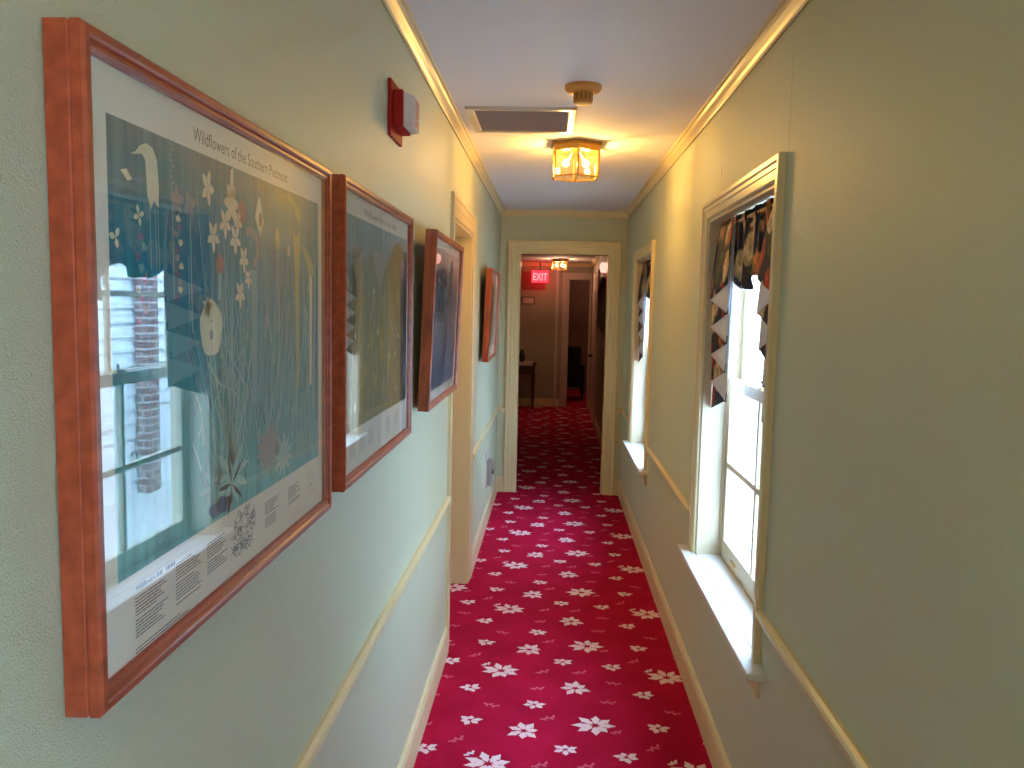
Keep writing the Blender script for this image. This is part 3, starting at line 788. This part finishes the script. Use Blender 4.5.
# ------------------------------------------------------------------ fire alarm, wall box
def fire_alarm():
    r=tag(empty('fire_alarm',(XL,2.235,2.055)),'red fire alarm with white strobe high on the left wall','fire alarm')
    mb=MB(); mb.box(0,.010,0,.170,0,.150); mb.build('back_plate',M['red'],r,bevel=.002)
    mb=MB(); mb.box(.010,.038,.020,.150,.026,.126)
    hs=mb.build('housing',M['red'],r,bevel=.004)
    mb=MB(); v=[(.038,.030,.030),(.038,.148,.030),(.038,.148,.122),(.038,.030,.122),(.062,.060,.034),(.062,.150,.034),(.062,.150,.118),(.062,.060,.118)]
    mb.add(v,[(0,3,2,1),(4,5,6,7),(0,1,5,4),(1,2,6,5),(2,3,7,6),(3,0,4,7)])
    mb.build('strobe_lens',M['lens'],r,bevel=.002)
    mb=MB()
    put_text(mb,'FIRE',lambda a,b:(.0626,.080+b,.112-a),w=.072,size=.070,bold=True)
    mb.build('lettering',M['letter_red'],r,fix=False)
fire_alarm()
def wall_box():
    r=tag(empty('wall_box',(XL,5.83,.29)),'small grey box low on the left wall beyond the doorway','wall box')
    mb=MB(); mb.box(0,.008,0,.13,0,.245); mb.build('cover_plate',M['pale_plastic'],r,bevel=.002)
    mb=MB(); mb.box(.008,.040,.012,.118,.012,.20); mb.build('body',M['grey_plastic'],r,bevel=.005)
    mb=MB(); mb.tube([(.040,.095,.10),(.052,.095,.10)],.016,14); mb.build('knob',M['black'],r)
wall_box()

# ------------------------------------------------------------------ ceiling fittings
def vent():
    x0,x1,y0,y1=-.385,.078,3.44,3.90
    r=tag(empty('ceiling_vent',((x0+x1)/2,(y0+y1)/2,H)),'rectangular ceiling vent with grey grille before the lantern','vent')
    a,b=(x1-x0)/2,(y1-y0)/2
    mb=MB(); mb.sweep([(-a,-b),(a,-b),(a,b),(-a,b)],[(0,0),(0,.004),(.004,.012),(.030,.012),(.036,.004),(.036,0)],lambda p,q,v:(p,q,-v),closed=True)
    mb.build('frame',M['ventframe'],r)
    mb=MB(); mb.box(-a+.034,a-.034,-b+.034,b-.034,-.001,.0)
    n=34
    for k in range(n):
        y=-b+.038+(2*b-.076)*k/(n-1)
        mb.add([(-a+.036,y-.004,-.001),(a-.036,y-.004,-.001),(a-.036,y+.004,-.007),(-a+.036,y+.004,-.007)],[(0,1,2,3)])
    mb.build('grille',M['grille'],r,fix=False)
vent()
def detector():
    r=tag(empty('smoke_detector',(.092,3.12,H)),'tan round smoke detector on the ceiling beside the vent','smoke detector')
    mb=MB(); mb.lathe([(.068,0),(.068,-.012),(.060,-.022),(.040,-.026)],seg=32); mb.build('base',M['tan'],r,bevel=.001)
    mb=MB(); mb.lathe([(.036,-.026),(.036,-.058),(.032,-.064),(.020,-.066)],seg=28); hd=mb.build('sensor_head',M['tan'],r)
    mb=MB()
    for k in range(14):
        a=2*PI*k/14; c,s=math.cos(a),math.sin(a); w=.0028
        p=[(.0366*c-w*s,.0366*s+w*c),(.0366*c+w*s,.0366*s-w*c)]
        mb.quad((p[0][0],p[0][1],-.030),(p[1][0],p[1][1],-.030),(p[1][0],p[1][1],-.055),(p[0][0],p[0][1],-.055))
    mb.build('slots',M['tan_dark'],hd,fix=False)
detector()
def lantern(loc,R,label,bulbmat,rot=0.06):
    r=tag(empty('ceiling_lantern',loc,(0,0,rot)),label,'ceiling light','brass flush lanterns')
    k=R/.13; a0=-PI/2
    mb=MB(); mb.lathe([(.140*k,0),(.142*k,-.012),(.134*k,-.016),(.130*k,-.040),(.124*k,-.042)],seg=6,a0=a0); mb.build('canopy',M['brass'],r)
    ht=.165
    def hp(i,rr): a=a0+2*PI*i/6; return rr*math.cos(a),rr*math.sin(a)
    mb=MB(); R0,R1=.126*k,.124*k
    for i in range(6):
        x,y=hp(i,R0); x2,y2=hp(i,R1); mb.tube([(x,y,-.040),(x2,y2,-ht)],.0055*k,6)
    for i in range(6):
        p,q=hp(i,R1),hp(i+1,R1); mb.tube([(p[0],p[1],-ht),(q[0],q[1],-ht)],.0046*k,6)
    mb.tube([(*hp(0,R1*.98),-ht),(0,0,-ht-.004),(*hp(3,R1*.98),-ht)],.003*k,6)
    mb.build('brass_ribs',M['brass'],r)
    for i in range(6):
        p,q=hp(i,.1215*k),hp(i+1,.1215*k)
        mb=MB(); mb.quad((p[0],p[1],-.041),(q[0],q[1],-.041),(q[0],q[1],-ht+.002),(p[0],p[1],-ht+.002)); mb.build('glass_pane',M['lampglass'],r,fix=False)
    mb=MB(); mb.poly([(*hp(i,.1215*k),-ht) for i in range(6)]); mb.build('glass_bottom',M['lampglass'],r,fix=False)
    for s in (-1,1):
        mb=MB(); mb.tube([(s*.020*k,0,-.030),(s*.045*k,0,-.080)],.009*k,10); so=mb.build('socket',M['ventframe'],r)
        mb=MB(); mb.lathe([(.003*k,.017*k),(.009*k,.014*k),(.013*k,.007*k),(.014*k,0),(.012*k,-.008*k),(.006*k,-.013*k),(.0015*k,-.014*k)],seg=16)
        b=mb.build('bulb',bulbmat,so,smooth=True); b.location=(s*.050*k,0,-.095)
lantern((.097,4.2,H),.13,'glowing brass hexagonal lantern on the near corridor ceiling',M['bulb'])
lantern((.95,15.0,H),.12,'brass lantern added out of view to light the dim room past the far doorway',M['bulb_far'],.2)  # unseen lantern, added to brighten this room
lantern((.085,-.75,H),.13,'brass hexagonal lantern added on the ceiling behind the viewer for light',M['bulb_added'])  # unseen lantern, added to warm the near walls
lantern((.085,12.2,FH),.12,'small glowing brass lantern on the far hall ceiling',M['bulb_far'],.2)

# ------------------------------------------------------------------ hall beyond the doorway
def far_hall():
    # cased doorway in the far wall
    r=struct(empty('door_3',(.25,FY1,0)),'dim cased doorway at the far end of the hall','doorway')
    mb=MB(); mb.sweep([(0,0),(0,2.08),(.35,2.08),(.35,0)],casing_profile(.10,.022),lambda a,h,v:(a,-v,h)); mb.build('casing',M['door_paint'],r)
    mb=MB(); mb.box(0,.012,0,.12,0,2.08); mb.box(.338,.35,0,.12,0,2.08); mb.box(.012,.338,0,.12,2.068,2.08); mb.build('jamb',M['door_paint'],r)
    mb=MB(); mb.box(.045,.085,FY1-.02,FY1,0,FH-.06)
    struct(mb.build('trim_8',M['door_paint']),'vertical trim strip left of the far doorway','trim')
    # door in the right wall of the hall
    r=struct(empty('door_4',(XR,11.1,0)),'pale door in the right wall of the far hall','door')
    mb=MB(); mb.sweep([(0,0),(0,2.04),(1.1,2.04),(1.1,0)],[(u,v) for u,v in casing_profile(.10,.022)],lambda a,h,v:(-v,a,h)); mb.build('casing',M['door_paint'],r)
    mb=MB(); mb.box(-.012,-.0,.01,1.09,.01,2.03)
    for z0,z1 in ((.2,.9),(1.05,1.85)):
        for y0,y1 in ((.14,.50),(.60,.96)): mb.box(-.018,-.012,y0,y1,z0,z1)
    dl=mb.build('door_leaf',M['door_paint'],r,bevel=.002)
    mb=MB(); mb.lathe([(.012,0),(.012,.02),(.026,.03),(.030,.045),(.022,.058)],seg=16)
    k=mb.build('door_knob',M['black'],dl,smooth=True); k.location=(-.012,1.0,.92); k.rotation_euler=(0,-PI/2,0)
    # exit sign
    r=tag(empty('exit_sign',(-.215,FY1-.30,1.99)),'glowing red exit sign high in the far hall','exit sign')
    mb=MB(); mb.box(-.14,.14,-.02,.02,0,.21); mb.tube([(0,0,.21),(0,0,FH-1.99)],.010,8); mb.build('housing',M['black'],r,bevel=.004)
    mb=MB()
    for yy in (-.0215,.0215): mb.quad((-.13,yy,.01),(.13,yy,.01),(.13,yy,.20),(-.13,yy,.20))  # rear face is added to throw red light on the wall behind
    mb.build('face_panel',emit_mat('exit_red_glow',(1,.012,.02,1),3.0),r,fix=False)
    mb=MB(); put_text(mb,'EXIT',lambda a,b:(-.115+a,-.0225,.05+b),w=.23,size=.155,bold=True); mb.build('lettering',emit_mat('exit_letter_glow',(1,.06,.06,1),3.6),r,fix=False)
    # plaque
    r=tag(empty('wall_plaque',(-.40,FY1,1.66)),'small pale plaque on the far wall below the red sign','plaque')
    mb=MB(); mb.sweep([(-.10,0),(.10,0),(.10,.12),(-.10,.12)],[(0,0),(0,.016),(.012,.016),(.012,0)],lambda a,h,v:(a,-v,h),closed=True); mb.build('frame',M['dark_wood'],r)
    mb=MB(); mb.box(-.09,.09,-.008,0,.01,.11); mb.build('face_panel',M['cloth'],r)
    # side table
    tx0,tx1,ty0,ty1=-1.05,-.235,12.78,13.22
    r=tag(empty('side_table',((tx0+tx1)/2,(ty0+ty1)/2,0)),'dark mahogany side table with pale cloth at the hall end','table')
    a,b=(tx1-tx0)/2,(ty1-ty0)/2
    mb=MB(); mb.box(-a,a,-b,b,.715,.74); mb.build('tabletop',M['dark_wood'],r,bevel=.006)
    mb=MB(); mb.box(-a+.03,a-.03,-b+.03,b-.03,.56,.715); mb.build('apron',M['dark_wood'],r)
    for sx in (-1,1):
        for sy in (-1,1):
            mb=MB(); mb.tube([(sx*(a-.05),sy*(b-.05),.56),(sx*(a-.05),sy*(b-.05),.3),(sx*(a-.05),sy*(b-.05),0)],[.026,.022,.014],8); mb.build('leg',M['dark_wood'],r)
    tc=MB(); tc.box(tx0-.005,tx1-.06,ty0-.008,ty1+.0,.7405,.746); tc.box(tx0-.005,tx1-.06,ty0-.012,ty0-.008,.70,.746)
    tag(tc.build('table_runner',M['cloth']),'pale cloth laid over the dark side table','cloth')
    mb=MB(); mb.lathe([(.03,0),(.05,.04),(.055,.09),(.03,.14),(.022,.17),(.034,.19)],seg=20)
    o=mb.build('vase',M['black'],smooth=True); o.location=(-.47,12.95,.747); tag(o,'small dark vase on the cloth of the side table','vase')
    # arched dark mirror on the right wall
    r=tag(empty('wall_mirror',(XR,9.55,1.33)),'dark arched mirror on the right wall of the hall','mirror')
    w,h=.80,.66; n=14
    arch=[(0,0),(w,0),(w,h-.22)]+[(w/2+w/2*math.cos(PI*k/n),h-.22+.22*math.sin(PI*k/n)) for k in range(1,n)]+[(0,h-.22)]
    mb=MB(); mb.sweep(arch,[(0,0),(0,.05),(.012,.06),(.045,.05),(.05,.02),(.05,0)],lambda a,b,v:(-v,a,b),closed=True); mb.build('frame',M['dark_wood'],r)
    mb=MB(); mb.poly([(-.012,w/2+(p[0]-w/2)*.93,h/2+(p[1]-h/2)*.92) for p in arch]); mb.build('mirror_glass',M['mirror_dark'],r)
    # pinkish gleam on the wall, given a made-up lamp form
    r=tag(empty('wall_gleam',(XR,9.25,2.02)),'small pinkish gleam on the right wall of the hall in made-up lamp form','wall lamp')
    mb=MB(); mb.box(-.02,0,-.04,.04,-.06,.06); mb.tube([(-.02,0,-.03),(-.06,0,-.03),(-.06,0,-.01)],.008,8); mb.build('bracket',M['brass'],r)
    mb=MB(); mb.lathe([(.030,-.01),(.045,.02),(.048,.06),(.036,.10)],c=(-.06,0,0),seg=18); mb.build('glow_shade',emit_mat('pink_gleam',(1,.45,.36,1),.7),r,smooth=True)
    # armchair in the dark room
    r=tag(empty('armchair',(.10,14.3,0)),'dark navy armchair in the dim room past the far doorway','armchair')
    mb=MB(); mb.box(-.09,.42,.05,.16,.40,.95); mb.build('backrest',M['navy'],r,bevel=.03)
    mb=MB(); mb.box(-.09,.42,.16,.62,.22,.45); mb.build('seat',M['navy'],r,bevel=.03)
    for x in (-.16,.42):
        mb=MB(); mb.box(x,x+.07,.05,.62,.12,.62); mb.build('armrest',M['navy'],r,bevel=.02)
    for x in (-.13,.46):
        for y in (.09,.58):
            mb=MB(); mb.tube([(x,y,.13),(x,y,0)],[.022,.015],8); mb.build('leg',M['dark_wood'],r)
far_hall()
